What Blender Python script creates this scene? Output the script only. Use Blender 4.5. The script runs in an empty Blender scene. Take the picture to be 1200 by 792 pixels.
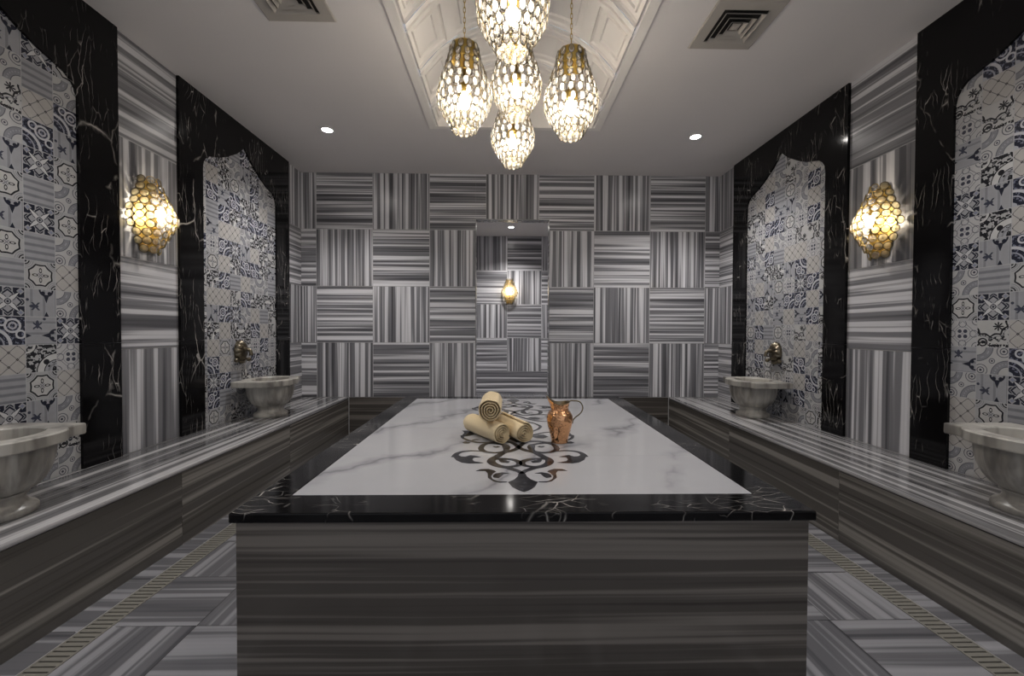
import bpy, bmesh, math, random
from math import sin, cos, pi, sqrt, radians
from mathutils import Vector, Matrix
random.seed(7)
SC = bpy.context.scene
COL = SC.collection

# ------------------------------------------------------------------ dimensions (metres)
WL, WR = -2.529, 2.709          # side wall planes
HC = 3.251                      # ceiling
YB = 5.155                      # back wall plane
YF = -1.6                       # walls run this far behind the camera
BL, BR = -1.9425, 2.075         # bench fronts
BH = 0.4676                     # bench height
HS = 0.64                       # slab height
CAM = Vector((0, 0, 1.30))

# ------------------------------------------------------------------ node helper
class E:
    """tiny expression builder on Math nodes"""
    def __init__(s, nt, sock): s.nt, s.s = nt, sock
    def _m(s, op, b=None, c=None):
        n = s.nt.nodes.new('ShaderNodeMath'); n.operation = op
        for i, v in enumerate((s, b, c)):
            if v is None: continue
            if isinstance(v, E): s.nt.links.new(v.s, n.inputs[i])
            else: n.inputs[i].default_value = v
        return E(s.nt, n.outputs[0])
    def __add__(s, o): return s._m('ADD', o)
    def __sub__(s, o): return s._m('SUBTRACT', o)
    def __mul__(s, o): return s._m('MULTIPLY', o)
    __radd__ = __add__; __rmul__ = __mul__
    def __rsub__(s, o): return (s * -1.0) + o
    def __lt__(s, o): return s._m('LESS_THAN', o)
    def __gt__(s, o): return s._m('GREATER_THAN', o)
    def abs(s): return s._m('ABSOLUTE')
    def sqrt(s): return s._m('SQRT')
    def sin(s): return s._m('SINE')
    def cos(s): return s._m('COSINE')
    def fract(s): return s._m('FRACT')
    def atan2(s, o): return s._m('ARCTAN2', o)
    def min(s, o): return s._m('MINIMUM', o)
    def max(s, o): return s._m('MAXIMUM', o)

def new_mat(name):
    m = bpy.data.materials.new(name); m.use_nodes = True
    nt = m.node_tree
    return m, nt, nt.nodes['Principled BSDF']

def ramp(nt, fac, stops, interp='LINEAR'):
    r = nt.nodes.new('ShaderNodeValToRGB'); r.color_ramp.interpolation = interp
    els = r.color_ramp.elements
    while len(els) < len(stops): els.new(0.5)
    for e, (p, c) in zip(els, stops):
        e.position = p
        e.color = (c, c, c, 1) if isinstance(c, (int, float)) else (*c, 1)
    nt.links.new(fac, r.inputs[0])
    return r.outputs[0]

def mapped(nt, coord, scale, loc=(0, 0, 0), rot=(0, 0, 0)):
    tc = nt.nodes.new('ShaderNodeTexCoord'); mp = nt.nodes.new('ShaderNodeMapping')
    nt.links.new(tc.outputs[coord], mp.inputs[0])
    mp.inputs['Scale'].default_value = scale; mp.inputs['Location'].default_value = loc
    mp.inputs['Rotation'].default_value = rot
    return mp.outputs[0]

def noise(nt, vec, scale=1, detail=2, rough=.5, dist=0):
    n = nt.nodes.new('ShaderNodeTexNoise'); nt.links.new(vec, n.inputs['Vector'])
    n.inputs['Scale'].default_value = scale; n.inputs['Detail'].default_value = detail
    n.inputs['Roughness'].default_value = rough; n.inputs['Distortion'].default_value = dist
    return n.outputs[0]

def mixc(nt, fac, a, b, mode='MIX'):
    n = nt.nodes.new('ShaderNodeMix'); n.data_type = 'RGBA'; n.blend_type = mode
    if isinstance(fac, (int, float)): n.inputs[0].default_value = fac
    else: nt.links.new(fac, n.inputs[0])
    for i, v in ((6, a), (7, b)):
        if isinstance(v, tuple): n.inputs[i].default_value = (*v, 1)
        else: nt.links.new(v, n.inputs[i])
    return n.outputs[2]

def bump(nt, bs, h, strength=.2, dist=.002):
    b = nt.nodes.new('ShaderNodeBump'); b.inputs['Strength'].default_value = strength
    b.inputs['Distance'].default_value = dist
    nt.links.new(h, b.inputs['Height']); nt.links.new(b.outputs[0], bs.inputs['Normal'])

def simple(name, col, rough=.5, metal=0, spec=.5, em=None, es=0):
    m, nt, b = new_mat(name)
    b.inputs['Base Color'].default_value = (*col, 1); b.inputs['Roughness'].default_value = rough
    b.inputs['Metallic'].default_value = metal; b.inputs['Specular IOR Level'].default_value = spec
    if em:
        b.inputs['Emission Color'].default_value = (*em, 1); b.inputs['Emission Strength'].default_value = es
    return m

# ------------------------------------------------------------------ stone materials
def striped(name, dark, mid, light, freq=1.0, rough=.16, wave=.5, spread=.13):
    """banded marble; UV in metres, u along the bands, v across them"""
    m, nt, b = new_mat(name)
    w = mapped(nt, 'UV', (.55, 2.2, 1))
    warp = noise(nt, w, 1.0, 3, .55)
    tc = nt.nodes.new('ShaderNodeTexCoord'); sx = nt.nodes.new('ShaderNodeSeparateXYZ')
    nt.links.new(tc.outputs['UV'], sx.inputs[0])
    v = E(nt, sx.outputs[1]) + (E(nt, warp) - .5) * (.035 * wave)
    u = E(nt, sx.outputs[0])
    def band(f, off, du, det, ro):
        c = nt.nodes.new('ShaderNodeCombineXYZ')
        nt.links.new((v * f + off).s, c.inputs[1]); nt.links.new((u * du).s, c.inputs[0])
        return E(nt, noise(nt, c.outputs[0], 1, det, ro))
    n = band(21 * freq, 0, .22, 2, .55) * .66 + band(62 * freq, 7.3, .35, 1.5, .6) * .34
    s = spread
    c = ramp(nt, n.s, [(.5 - 1.1 * s, dark), (.5 - .45 * s, mid), (.5 - .05 * s, mid), (.5 + .45 * s, light), (.5 + 1.5 * s, tuple(min(1, x * 1.18) for x in light))])
    nt.links.new(c, b.inputs['Base Color'])
    b.inputs['Roughness'].default_value = rough
    return m

M = {}
M['stripe'] = striped('striped_grey_marble', (.075, .074, .082), (.215, .213, .228), (.68, .672, .695), rough=.28, spread=.10)
M['stripe_side'] = striped('striped_grey_marble_wide', (.085, .084, .092), (.20, .198, .21), (.60, .594, .612), .62, .28, .9, .11)
M['stripe_bench'] = striped('striped_bench_marble', (.060, .058, .060), (.15, .147, .15), (.46, .45, .45), .85, .12, .8)
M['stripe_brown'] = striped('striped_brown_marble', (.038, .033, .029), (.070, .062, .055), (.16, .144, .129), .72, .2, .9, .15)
M['stripe_front'] = striped('striped_bench_front_marble', (.060, .055, .049), (.135, .125, .113), (.36, .338, .308), .62, .2, .9, .15)
M['stripe_floor'] = striped('striped_floor_marble', (.075, .074, .081), (.13, .128, .137), (.265, .262, .275), .55, .17, .9)
M['grout'] = simple('pale_grout', (.50, .495, .50), .7)

def black_marble():
    m, nt, b = new_mat('black_marble_white_veins')
    g = mapped(nt, 'Object', (1, 1, 1))
    wn = nt.nodes.new('ShaderNodeTexNoise'); nt.links.new(g, wn.inputs['Vector']); wn.inputs['Scale'].default_value = 3.5
    wn.inputs['Detail'].default_value = 4
    add = nt.nodes.new('ShaderNodeVectorMath'); add.operation = 'MULTIPLY_ADD'
    nt.links.new(wn.outputs['Color'], add.inputs[0]); add.inputs[1].default_value = (.13, .13, .13); nt.links.new(g, add.inputs[2])
    def veins(scale, stretch, width):
        mp = nt.nodes.new('ShaderNodeMapping'); nt.links.new(add.outputs[0], mp.inputs[0])
        mp.inputs['Scale'].default_value = stretch; mp.inputs['Rotation'].default_value = (.5, .3, .9)
        v = nt.nodes.new('ShaderNodeTexVoronoi'); v.feature = 'DISTANCE_TO_EDGE'; v.inputs['Scale'].default_value = scale
        nt.links.new(mp.outputs[0], v.inputs['Vector'])
        return ramp(nt, v.outputs['Distance'], [(0, 1.0), (width, .25), (width * 2.2, 0.0)])
    mask = ramp(nt, noise(nt, g, 2.6, 3, .6), [(.53, 0.0), (.66, 1.0)])
    mask2 = ramp(nt, noise(nt, mapped(nt, 'Object', (1, 1, 1), (5, 3, 1)), 3.4, 3, .6), [(.50, 0.0), (.62, 1.0)])
    v1 = mixc(nt, 1, veins(2.4, (1.3, 1.3, .55), .007), mask, 'MULTIPLY')
    v2 = mixc(nt, 1, veins(8, (1.0, 3.0, .40), .012), mask2, 'MULTIPLY')
    vv = mixc(nt, 1, v1, v2, 'LIGHTEN')
    bw = nt.nodes.new('ShaderNodeRGBToBW'); nt.links.new(vv, bw.inputs[0])
    c = mixc(nt, bw.outputs[0], (.0045, .0042, .0046), (.50, .47, .44))
    nt.links.new(c, b.inputs['Base Color']); b.inputs['Roughness'].default_value = .10; b.inputs['Specular IOR Level'].default_value = .22
    return m
M['black'] = black_marble()

def white_marble():
    m, nt, b = new_mat('white_marble_grey_veins')
    g = mapped(nt, 'Object', (1, 1, 1))
    wn = noise(nt, g, 2.0, 4, .55)
    mp = mapped(nt, 'Object', (1.0, 1.0, 1.0), (0, 0, 0), (0, 0, radians(38)))
    sx = nt.nodes.new('ShaderNodeSeparateXYZ'); nt.links.new(mp, sx.inputs[0])
    t = E(nt, sx.outputs[0]) * 1.7 + E(nt, wn) * 1.15
    line = ((t.fract() - .5).abs())
    v = ramp(nt, line.s, [(0, .0), (.05, .6), (.17, 1.0)])
    msk = ramp(nt, noise(nt, mapped(nt, 'Object', (1, 1, 1), (3, 1, 0)), 1.6, 2), [(.38, 0.0), (.54, 1.0)])
    base = mixc(nt, noise(nt, g, 3.5, 3), (.52, .52, .54), (.46, .46, .48))
    vein = mixc(nt, v, (.24, .24, .26), base)
    c = mixc(nt, msk, base, vein)
    nt.links.new(c, b.inputs['Base Color']); b.inputs['Roughness'].default_value = .13
    return m
M['white'] = white_marble()
M['inlay'] = None
def inlay():
    m, nt, b = new_mat('black_inlay_marble')
    g = mapped(nt, 'Object', (1, 1, 1))
    c = ramp(nt, noise(nt, g, 26, 4, .7), [(.45, (.012, .012, .014)), (.75, (.10, .10, .115))])
    nt.links.new(c, b.inputs['Base Color']); b.inputs['Roughness'].default_value = .12
    return m
M['inlay'] = inlay()

def basin_marble():
    m, nt, b = new_mat('veined_cream_marble')
    n1 = noise(nt, mapped(nt, 'Object', (11, 11, 1.6)), 1, 3, .6, .4)
    n2 = noise(nt, mapped(nt, 'Object', (3, 3, 1.0), (4, 2, 1)), 1, 3, .6, .4)
    c = ramp(nt, n1, [(.34, (.20, .187, .17)), (.45, (.36, .34, .305)), (.55, (.50, .475, .43)), (.75, (.56, .54, .49))])
    c2 = mixc(nt, ramp(nt, n2, [(.45, 0.0), (.68, .55)]), c, (.17, .163, .155))
    nt.links.new(c2, b.inputs['Base Color']); b.inputs['Roughness'].default_value = .28
    return m
M['basin'] = basin_marble()

def plaster(name, col):
    m, nt, b = new_mat(name)
    g = mapped(nt, 'Object', (1, 1, 1))
    c = mixc(nt, noise(nt, g, 1.5, 2), tuple(x * .97 for x in col), tuple(min(1, x * 1.03) for x in col))
    nt.links.new(c, b.inputs['Base Color']); b.inputs['Roughness'].default_value = .55
    return m
M['ceiling'] = plaster('painted_ceiling', (.77, .735, .725))
M['vault'] = plaster('lightened_vault_paint', (.88, .845, .81))  # ceiling paint lightened to carry the chandelier light on vault and frame
M['vent'] = plaster('vent_paint', (.42, .39, .355))
M['dark'] = simple('shade_black', (.012, .011, .010), .8)  # near-black colour painted for the shade inside vents and drain channels

def metal(name, col, rough, nscale=0, bs=.3):
    m, nt, b = new_mat(name)
    g = mapped(nt, 'Object', (1, 1, 1))
    c = mixc(nt, noise(nt, g, 18, 3), tuple(x * .8 for x in col), tuple(min(1, x * 1.15) for x in col))
    nt.links.new(c, b.inputs['Base Color'])
    b.inputs['Metallic'].default_value = 1; b.inputs['Roughness'].default_value = rough
    if nscale:
        v = nt.nodes.new('ShaderNodeTexVoronoi'); v.feature = 'SMOOTH_F1'; v.inputs['Scale'].default_value = nscale
        nt.links.new(g, v.inputs['Vector']); bump(nt, b, v.outputs['Distance'], bs, .01)
    return m
M['brass'] = metal('antique_brass', (.50, .35, .10), .28)
M['gold'] = metal('bright_brass', (.50, .36, .11), .48)
M['oldbrass'] = metal('dark_cast_brass', (.17, .145, .105), .28, 60, .5)
M['copper'] = metal('hammered_copper', (.80, .43, .22), .17, 55, .55)
M['copper_in'] = metal('dark_copper', (.30, .24, .16), .3)  # jug inside, a darker and rougher copper than the outside
M['darkwire'] = metal('dark_brass_wire', (.16, .13, .08), .35)
M['grate'] = simple('beige_drain_grate', (.195, .185, .16), .4)
M['bulb'] = simple('lamp_bulb', (1, 1, 1), .4, em=(1, .90, .76), es=125)
M['bulb_wall'] = simple('wall_lamp_bulb', (1, 1, 1), .4, em=(1, .88, .70), es=62)
M['led'] = simple('downlight_lens', (1, 1, 1), .4, em=(1, .95, .9), es=40)
M['chrome'] = simple('white_trim_ring', (.75, .75, .75), .3)

def crystal(name, tint, trans, translu, dif=.35):
    m = bpy.data.materials.new(name); m.use_nodes = True; nt = m.node_tree
    for n in list(nt.nodes): nt.nodes.remove(n)
    out = nt.nodes.new('ShaderNodeOutputMaterial')
    t = nt.nodes.new('ShaderNodeBsdfTransparent'); t.inputs[0].default_value = (*tint, 1)
    g = nt.nodes.new('ShaderNodeBsdfGlossy'); g.inputs['Roughness'].default_value = .12; g.inputs[0].default_value = (1, 1, 1, 1)
    l = nt.nodes.new('ShaderNodeBsdfTranslucent'); l.inputs[0].default_value = (*tint, 1)
    f = nt.nodes.new('ShaderNodeBsdfDiffuse'); f.inputs[0].default_value = (*tint, 1)
    a = nt.nodes.new('ShaderNodeAddShader')
    m0 = nt.nodes.new('ShaderNodeMixShader'); m0.inputs[0].default_value = dif
    nt.links.new(l.outputs[0], m0.inputs[1]); nt.links.new(f.outputs[0], m0.inputs[2])
    m1 = nt.nodes.new('ShaderNodeMixShader'); m1.inputs[0].default_value = translu
    nt.links.new(t.outputs[0], m1.inputs[1]); nt.links.new(m0.outputs[0], m1.inputs[2])
    fr = nt.nodes.new('ShaderNodeFresnel'); fr.inputs[0].default_value = 1.5
    m2 = nt.nodes.new('ShaderNodeMixShader'); nt.links.new(fr.outputs[0], m2.inputs[0])
    nt.links.new(m1.outputs[0], m2.inputs[1]); nt.links.new(g.outputs[0], m2.inputs[2])
    nt.links.new(m2.outputs[0], out.inputs[0])
    return m
M['crystal'] = crystal('clear_crystal', (.98, .965, .94), .5, .23, .25)
M['amber'] = crystal('honey_glass', (.97, .90, .70), .4, .32, .15)

def towel_mat():
    m, nt, b = new_mat('cream_terry')
    g = mapped(nt, 'Object', (1, 1, 1))
    n = noise(nt, g, 220, 3, .7)
    c = mixc(nt, n, (.72, .57, .34), (.84, .70, .46))
    nt.links.new(c, b.inputs['Base Color']); b.inputs['Roughness'].default_value = .95
    b.inputs['Specular IOR Level'].default_value = .1
    b.inputs['Sheen Weight'].default_value = .25
    bump(nt, b, n, .5, .004)
    return m
M['towel'] = towel_mat()
M['towel_edge'] = simple('towel_hem', (.50, .38, .22), .95)

# ------------------------------------------------------------------ patterned cement tiles: one material per motif, UV 0..1 on a tile
LIGHT = (.335, .337, .355); NAVY = (.020, .022, .036); BLACKISH = (.018, .018, .022); CREAM = (.45, .43, .41); GREY = (.235, .24, .26); MID = (.34, .345, .365)

def tile_mat(name, base, fn):
    m, nt, b = new_mat(name)
    tc = nt.nodes.new('ShaderNodeTexCoord'); sx = nt.nodes.new('ShaderNodeSeparateXYZ')
    nt.links.new(tc.outputs['UV'], sx.inputs[0])
    x = E(nt, sx.outputs[0]) * 2 - 1; y = E(nt, sx.outputs[1]) * 2 - 1
    col = base
    for mask, c in fn(nt, x, y):
        col = mixc(nt, mask.s, col, c)
    edge = (x.abs().max(y.abs())) > .975
    col = mixc(nt, edge.s, col, (.43, .43, .44))
    n = noise(nt, mapped(nt, 'Object', (1, 1, 1)), 25, 3)
    col = mixc(nt, .16, col, ramp(nt, n, [(.3, .25), (.7, .75)]), 'SOFT_LIGHT')
    nt.links.new(col, b.inputs['Base Color']); b.inputs['Roughness'].default_value = .17
    return m
def L(p, q): return (p * p + q * q).sqrt()
def AND(*a):
    r = a[0]
    for k in a[1:]: r = r * k
    return r
def OR(*a):
    r = a[0]
    for k in a[1:]: r = r.max(k)
    return r
def ring(d, r, w): return (d - r).abs() < w

def t_star(nt, x, y):
    a, b = x.abs(), y.abs(); r = L(x, y)
    corner = AND(a > .30, b > .30, (a + b) > .95)
    petal = (a - b).abs() < (1.0 - (a + b - .55).abs() * 1.0) * .22
    petal = AND(petal, (a + b) < 1.25)
    dia = ((a - .74).abs() + (b - .74).abs())
    m1, m2 = a.max(b), a.min(b)
    chev = AND(((m1 - .80 + m2 * .9).abs() < .07), m2 < .3)
    chev2 = AND(((m1 - .98 + m2 * .9).abs() < .06), m2 < .22)
    outline = AND((((a - b).abs() - (1.0 - (a + b - .55).abs()) * .22).abs() < .035), (a + b) < 1.3, r > .3)
    return [(corner, NAVY), (dia < .24, LIGHT), (dia < .13, (.22, .24, .32)), (petal, (.56, .56, .57)), (outline, NAVY),
            (OR(chev, chev2), NAVY), (r < .20, NAVY), (ring(r, .11, .035), LIGHT)]
def t_lattice(nt, x, y):
    p, q = ((x + y) * 1.0).fract(), ((x - y) * 1.0).fract()
    l = ((p - .5).abs() < .030).max((q - .5).abs() < .030)
    d = L(p - .5, q - .5)
    return [(l, (.13, .13, .14)), (d < .12, CREAM), (AND((((p - .5).abs() - (q - .5).abs()).abs() < .07), d < .13, d > .03), BLACKISH)]
def t_quatre(nt, x, y):
    a, b = x.abs(), y.abs(); r = L(x, y); th = y.atan2(x)
    sc = (th * 4).cos().abs() * .09
    line = ring(r + sc, .80, .055)
    c = L(a - 1, b - 1)
    m1, m2 = a.max(b), a.min(b)
    leaf = AND(ring(L((m1 - .34) * .8, m2 * 1.6), .12, .035), r < .6)
    ctr = ((a - b).abs() < .06) * (r < .22)
    return [((r + sc) > .86, (.40, .40, .405)), (line, BLACKISH), (ring(c, .55, .02), GREY), (c < .17, BLACKISH), (ring(c, .30, .04), BLACKISH), (ring(c, .42, .02), GREY), (leaf, BLACKISH), (ctr, GREY)]
def t_stripes(nt, x, y):
    s = (y * 3.14159 * 4).sin()
    return [(s > 0.1, GREY), (s > .75, (.19, .195, .215))]
def t_leaf(nt, x, y):
    s = (x * 3.14159 * 2.5).sin()
    tri = AND((x - .35).abs() < (y - .0) * .32, y < .62, y > .02)
    tri0 = AND(ring(L(x - .35, y - .95), .42, .06))
    orn = AND(L((x - .35).abs() - .22, y - .72) < .14)
    tri2 = AND((x - .35).abs() < (-.62 - y) * .45, y < -.6)
    l1 = L((x + .45) * 1.0, (y + .25) * 2.6) < .30
    l2 = AND(((x + .35).abs() - (y + .25).abs() * .8).abs() < .07, (y + .25).abs() < .28)
    l3 = L(x + .85, y - .2) < .10
    return [(s > .2, MID), (s > .8, GREY), (tri0, NAVY), (orn, NAVY), (tri, NAVY), (tri2, NAVY), (OR(l1, l2, l3), (.05, .055, .08))]
def t_swirl(nt, x, y):
    n = E(nt, noise(nt, mapped(nt, 'UV', (9, 9, 1)), 1, 2, .6))
    d = L(x + 1, y + 1); d2 = L(x - .25, y - .35); d3 = L(x + .35, y - .62); d4 = L(x - .72, y + .25)
    w = OR(ring(d, 1.12, .10), ring(d2, .44, .07), ring(d3, .25, .06), ring(d4, .26, .06))
    return [(n > .55, (.16, .17, .23)), (w, (.52, .52, .55)), (ring(d2, .20, .06), (.40, .40, .44)), (ring(d, .75, .05), (.30, .31, .36)), (d < .3, (.40, .41, .45))]
def t_paisley(nt, x, y):
    d = L(x - 1, y + 1); e = L(x + 1, y - 1); c = L(x, y); f = L(x + .72, y + .72); g = L(x - .72, y - .72)
    an = (y + 1).atan2(x - 1)
    dots = AND((an * 26).sin() > .2, ring(d.min(e), .84, .05))
    return [(OR(ring(d, .84, .20), ring(e, .84, .20)), GREY), (dots, LIGHT), (OR(ring(d, 1.06, .025), ring(e, 1.06, .025), ring(d, .62, .025), ring(e, .62, .025)), (.11, .11, .13)),
            (OR(ring(f, .22, .035), ring(g, .22, .035), ring(f, .42, .03), ring(g, .42, .03)), (.12, .12, .14)), (OR(f < .09, g < .09), (.06, .06, .08)),
            (AND(ring(c, .17, .03)), (.12, .12, .14)), (c < .07, (.06, .06, .08))]
def t_band(nt, x, y):
    d = L(x - 1, y + 1); e = L(x + 1, y - 1)
    n = E(nt, noise(nt, mapped(nt, 'UV', (7, 7, 1), (2, 3, 0)), 1, 1.5, .6))
    blob = AND(d < .74, n > .53)
    blob2 = AND(d > 1.34, n > .50)
    fl = L(x - .3, y + .28)
    return [(d < .82, MID), (blob, BLACKISH), (ring(d, 1.08, .24), (.56, .555, .55)), (OR(ring(d, .84, .03), ring(d, 1.32, .035)), BLACKISH), (blob2, BLACKISH),
            (ring(e, .55, .07), (.56, .555, .55)), (ring(e, .66, .025), BLACKISH), (AND(fl < .2, (y.atan2(x) * 6).sin() > -2), BLACKISH), (ring(d, .55, .05), GREY)]
def t_fleur(nt, x, y):
    a, b = x.abs(), y.abs(); r = L(x, y); c = L(a - 1, b - 1)
    dot = L(a - .20, b - .20)
    lat = ((a + b - 1.0).abs() < .025)
    m1, m2 = a.max(b), a.min(b)
    return [(lat, (.13, .13, .15)), (ring(L(m1 - .78, m2), .26, .03), (.14, .14, .16)), (dot < .145, (.06, .062, .085)), (r < .10, LIGHT), (ring(c, .34, .03), (.13, .13, .15)), (c < .13, (.10, .10, .13)), (ring(r, .55, .022), GREY)]
def t_curve(nt, x, y):
    d = L(x + .15, y - .9); th = (y - .9).atan2(x + .15)
    q = d + (th * 5).cos().abs() * .16
    n = E(nt, noise(nt, mapped(nt, 'UV', (8, 8, 1), (5, 1, 0)), 1, 2, .6))
    c = L(x + .62, y + .62)
    fl = L(x - .35, y - .55); fa = (y - .55).atan2(x - .35)
    return [(AND(q > 1.15, n > .54), BLACKISH), (ring(q, 1.12, .065), BLACKISH), (ring(c, .27, .05), BLACKISH), (c < .12, BLACKISH),
            (AND(fl < ((fa * 4).cos().abs() * .28 + .06)), BLACKISH), (ring(q, 1.3, .03), GREY)]
MOTIFS = [('star', LIGHT, t_star), ('lattice', CREAM, t_lattice), ('quatrefoil', (.49, .48, .47), t_quatre), ('stripes', LIGHT, t_stripes), ('leaf', LIGHT, t_leaf),
          ('swirl', NAVY, t_swirl), ('paisley', (.46, .455, .455), t_paisley), ('band', (.40, .40, .405), t_band), ('fleur', (.47, .465, .47), t_fleur), ('curve', (.47, .465, .46), t_curve)]
TM = [tile_mat('cement_tile_' + n, b, f) for n, b, f in MOTIFS]
S_, C_, Q_, T_, F_, W_, P_, B_, L_, V_ = range(10)

# ------------------------------------------------------------------ mesh builder
class MB:
    def __init__(s): s.v, s.f, s.uv, s.m, s.sm = [], [], [], [], []
    def face(s, pts, uv=None, mi=0, smooth=False):
        i = len(s.v); s.v += [tuple(p) for p in pts]
        s.f.append(tuple(range(i, i + len(pts)))); s.uv.append(uv or [(0, 0)] * len(pts)); s.m.append(mi); s.sm.append(smooth)
    def box(s, a, b, mi=0, uvs=None, off=(0, 0)):
        """uvs: axis (0/1/2) the stripe runs along"""
        (x0, y0, z0), (x1, y1, z1) = a, b
        P = lambda i, j, k: ((x0, x1)[i], (y0, y1)[j], (z0, z1)[k])
        quads = [((0,0,0),(0,0,1),(0,1,1),(0,1,0),0), ((1,0,0),(1,1,0),(1,1,1),(1,0,1),0), ((0,0,0),(1,0,0),(1,0,1),(0,0,1),1),
                 ((0,1,0),(0,1,1),(1,1,1),(1,1,0),1), ((0,0,0),(0,1,0),(1,1,0),(1,0,0),2), ((0,0,1),(1,0,1),(1,1,1),(0,1,1),2)]
        for q in quads:
            pts = [P(*c) for c in q[:4]]; ax = q[4]
            if uvs is None: uv = None
            else:
                rest = [k for k in (0, 1, 2) if k != ax]
                ua = uvs if uvs in rest else rest[0]
                va = [k for k in rest if k != ua][0]
                uv = [(p[ua] + off[0], p[va] + off[1] + ax * 3.7) for p in pts]
            s.face(pts, uv, mi)
    def grid(s, rows, mi=0, close_u=False, smooth=True, uvf=None):
        """rows of points, welded"""
        i0 = len(s.v); n = len(rows[0])
        for r in rows: s.v += [tuple(p) for p in r]
        for a in range(len(rows) - 1):
            for b in range(n if close_u else n - 1):
                c = (b + 1) % n
                q = (i0 + a*n + b, i0 + a*n + c, i0 + (a+1)*n + c, i0 + (a+1)*n + b)
                s.f.append(q); s.m.append(mi); s.sm.append(smooth)
                s.uv.append([uvf(*s.v[k]) for k in q] if uvf else [(0, 0)] * 4)
    def lathe(s, prof, n=32, mi=0, c=(0, 0, 0), mod=None, cap0=False, cap1=False):
        rows = []
        for r, z in prof:
            row = []
            for k in range(n):
                a = 2*pi*k/n; rr = r * (mod(a, z) if mod else 1)
                row.append((c[0] + rr*cos(a), c[1] + rr*sin(a), c[2] + z))
            rows.append(row)
        s.grid(rows, mi, True)
        if cap0: s.face(rows[0][::-1], None, mi)
        if cap1: s.face(rows[-1], None, mi)
    def tube(s, pts, r, n=8, mi=0, closed=False, cap=True):
        pts = [Vector(p) for p in pts]; rows = []; N = len(pts); up = None
        for i, p in enumerate(pts):
            if closed: t = pts[(i+1) % N] - pts[i-1]
            else: t = pts[min(i+1, N-1)] - pts[max(i-1, 0)]
            t.normalize()
            if up is None:
                up = Vector((0, 0, 1)) if abs(t.z) < .9 else Vector((1, 0, 0))
            a = t.cross(up).normalized(); b = a.cross(t).normalized(); up = b
            rr = r[i] if isinstance(r, (list, tuple)) else r
            rows.append([p + (a*cos(2*pi*k/n) + b*sin(2*pi*k/n)) * rr for k in range(n)])
        if closed: rows.append(rows[0])
        s.grid(rows, mi, True)
        if cap and not closed:
            s.face(rows[0], None, mi); s.face(rows[-1][::-1], None, mi)
    def mesh(s, name, mats, weld=False):
        me = bpy.data.meshes.new(name); me.from_pydata(s.v, [], s.f)
        for m in mats: me.materials.append(m)
        uvl = me.uv_layers.new(name='UVMap')
        flat = [c for f in s.uv for p in f for c in p]
        uvl.data.foreach_set('uv', flat)
        me.polygons.foreach_set('material_index', s.m); me.polygons.foreach_set('use_smooth', s.sm)
        me.update()
        if weld:
            bm = bmesh.new(); bm.from_mesh(me); bmesh.ops.remove_doubles(bm, verts=bm.verts, dist=1e-5)
            bmesh.ops.recalc_face_normals(bm, faces=bm.faces); bm.to_mesh(me); bm.free()
        return me
    def build(s, name, mats, parent=None, weld=False, bevel=0, segs=2):
        if not isinstance(mats, (list, tuple)): mats = [mats]
        o = bpy.data.objects.new(name, s.mesh(name, mats, weld or bevel > 0)); COL.objects.link(o)
        if parent: o.parent = parent
        if bevel:
            b = o.modifiers.new('bevel', 'BEVEL'); b.width = bevel; b.segments = segs; b.limit_method = 'ANGLE'; b.angle_limit = radians(40)
        return o

def thing(name, label, cat, loc=(0, 0, 0), group=None):
    o = bpy.data.objects.new(name, None); COL.objects.link(o); o.location = loc; o.empty_display_size = .1
    o['label'] = label; o['category'] = cat
    if group: o['group'] = group
    return o
def tag(o, label, cat, group=None):
    o['label'] = label; o['category'] = cat
    if group: o['group'] = group
    return o
def struct(o): o['kind'] = 'structure'; return o

def rnd(): return random.uniform(0, 40)

def stripe_quad(mb, P, axis_u, axis_v, a0, a1, b0, b1, along, mi=0, seed=None, gap=.003):
    """a tile quad; P(a,b) gives the point. along='a' -> stripes run along a."""
    su, sv = seed or (rnd(), rnd())
    a0g, a1g, b0g, b1g = a0 + gap, a1 - gap, b0 + gap, b1 - gap
    pts, uv = [], []
    for a, b in ((a0g, b0g), (a1g, b0g), (a1g, b1g), (a0g, b1g)):
        pts.append(P(a, b)); uv.append((a + su, b + sv) if along == 'a' else (b + su, a + sv))
    mb.face(pts, uv, mi)

# ================================================================== SETTING
ROWS = [BH, 1.15, 1.85, 2.555, HC]
OP = (-.365, .554, 2.69)                      # doorway opening in the back wall
TH = .14
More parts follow.
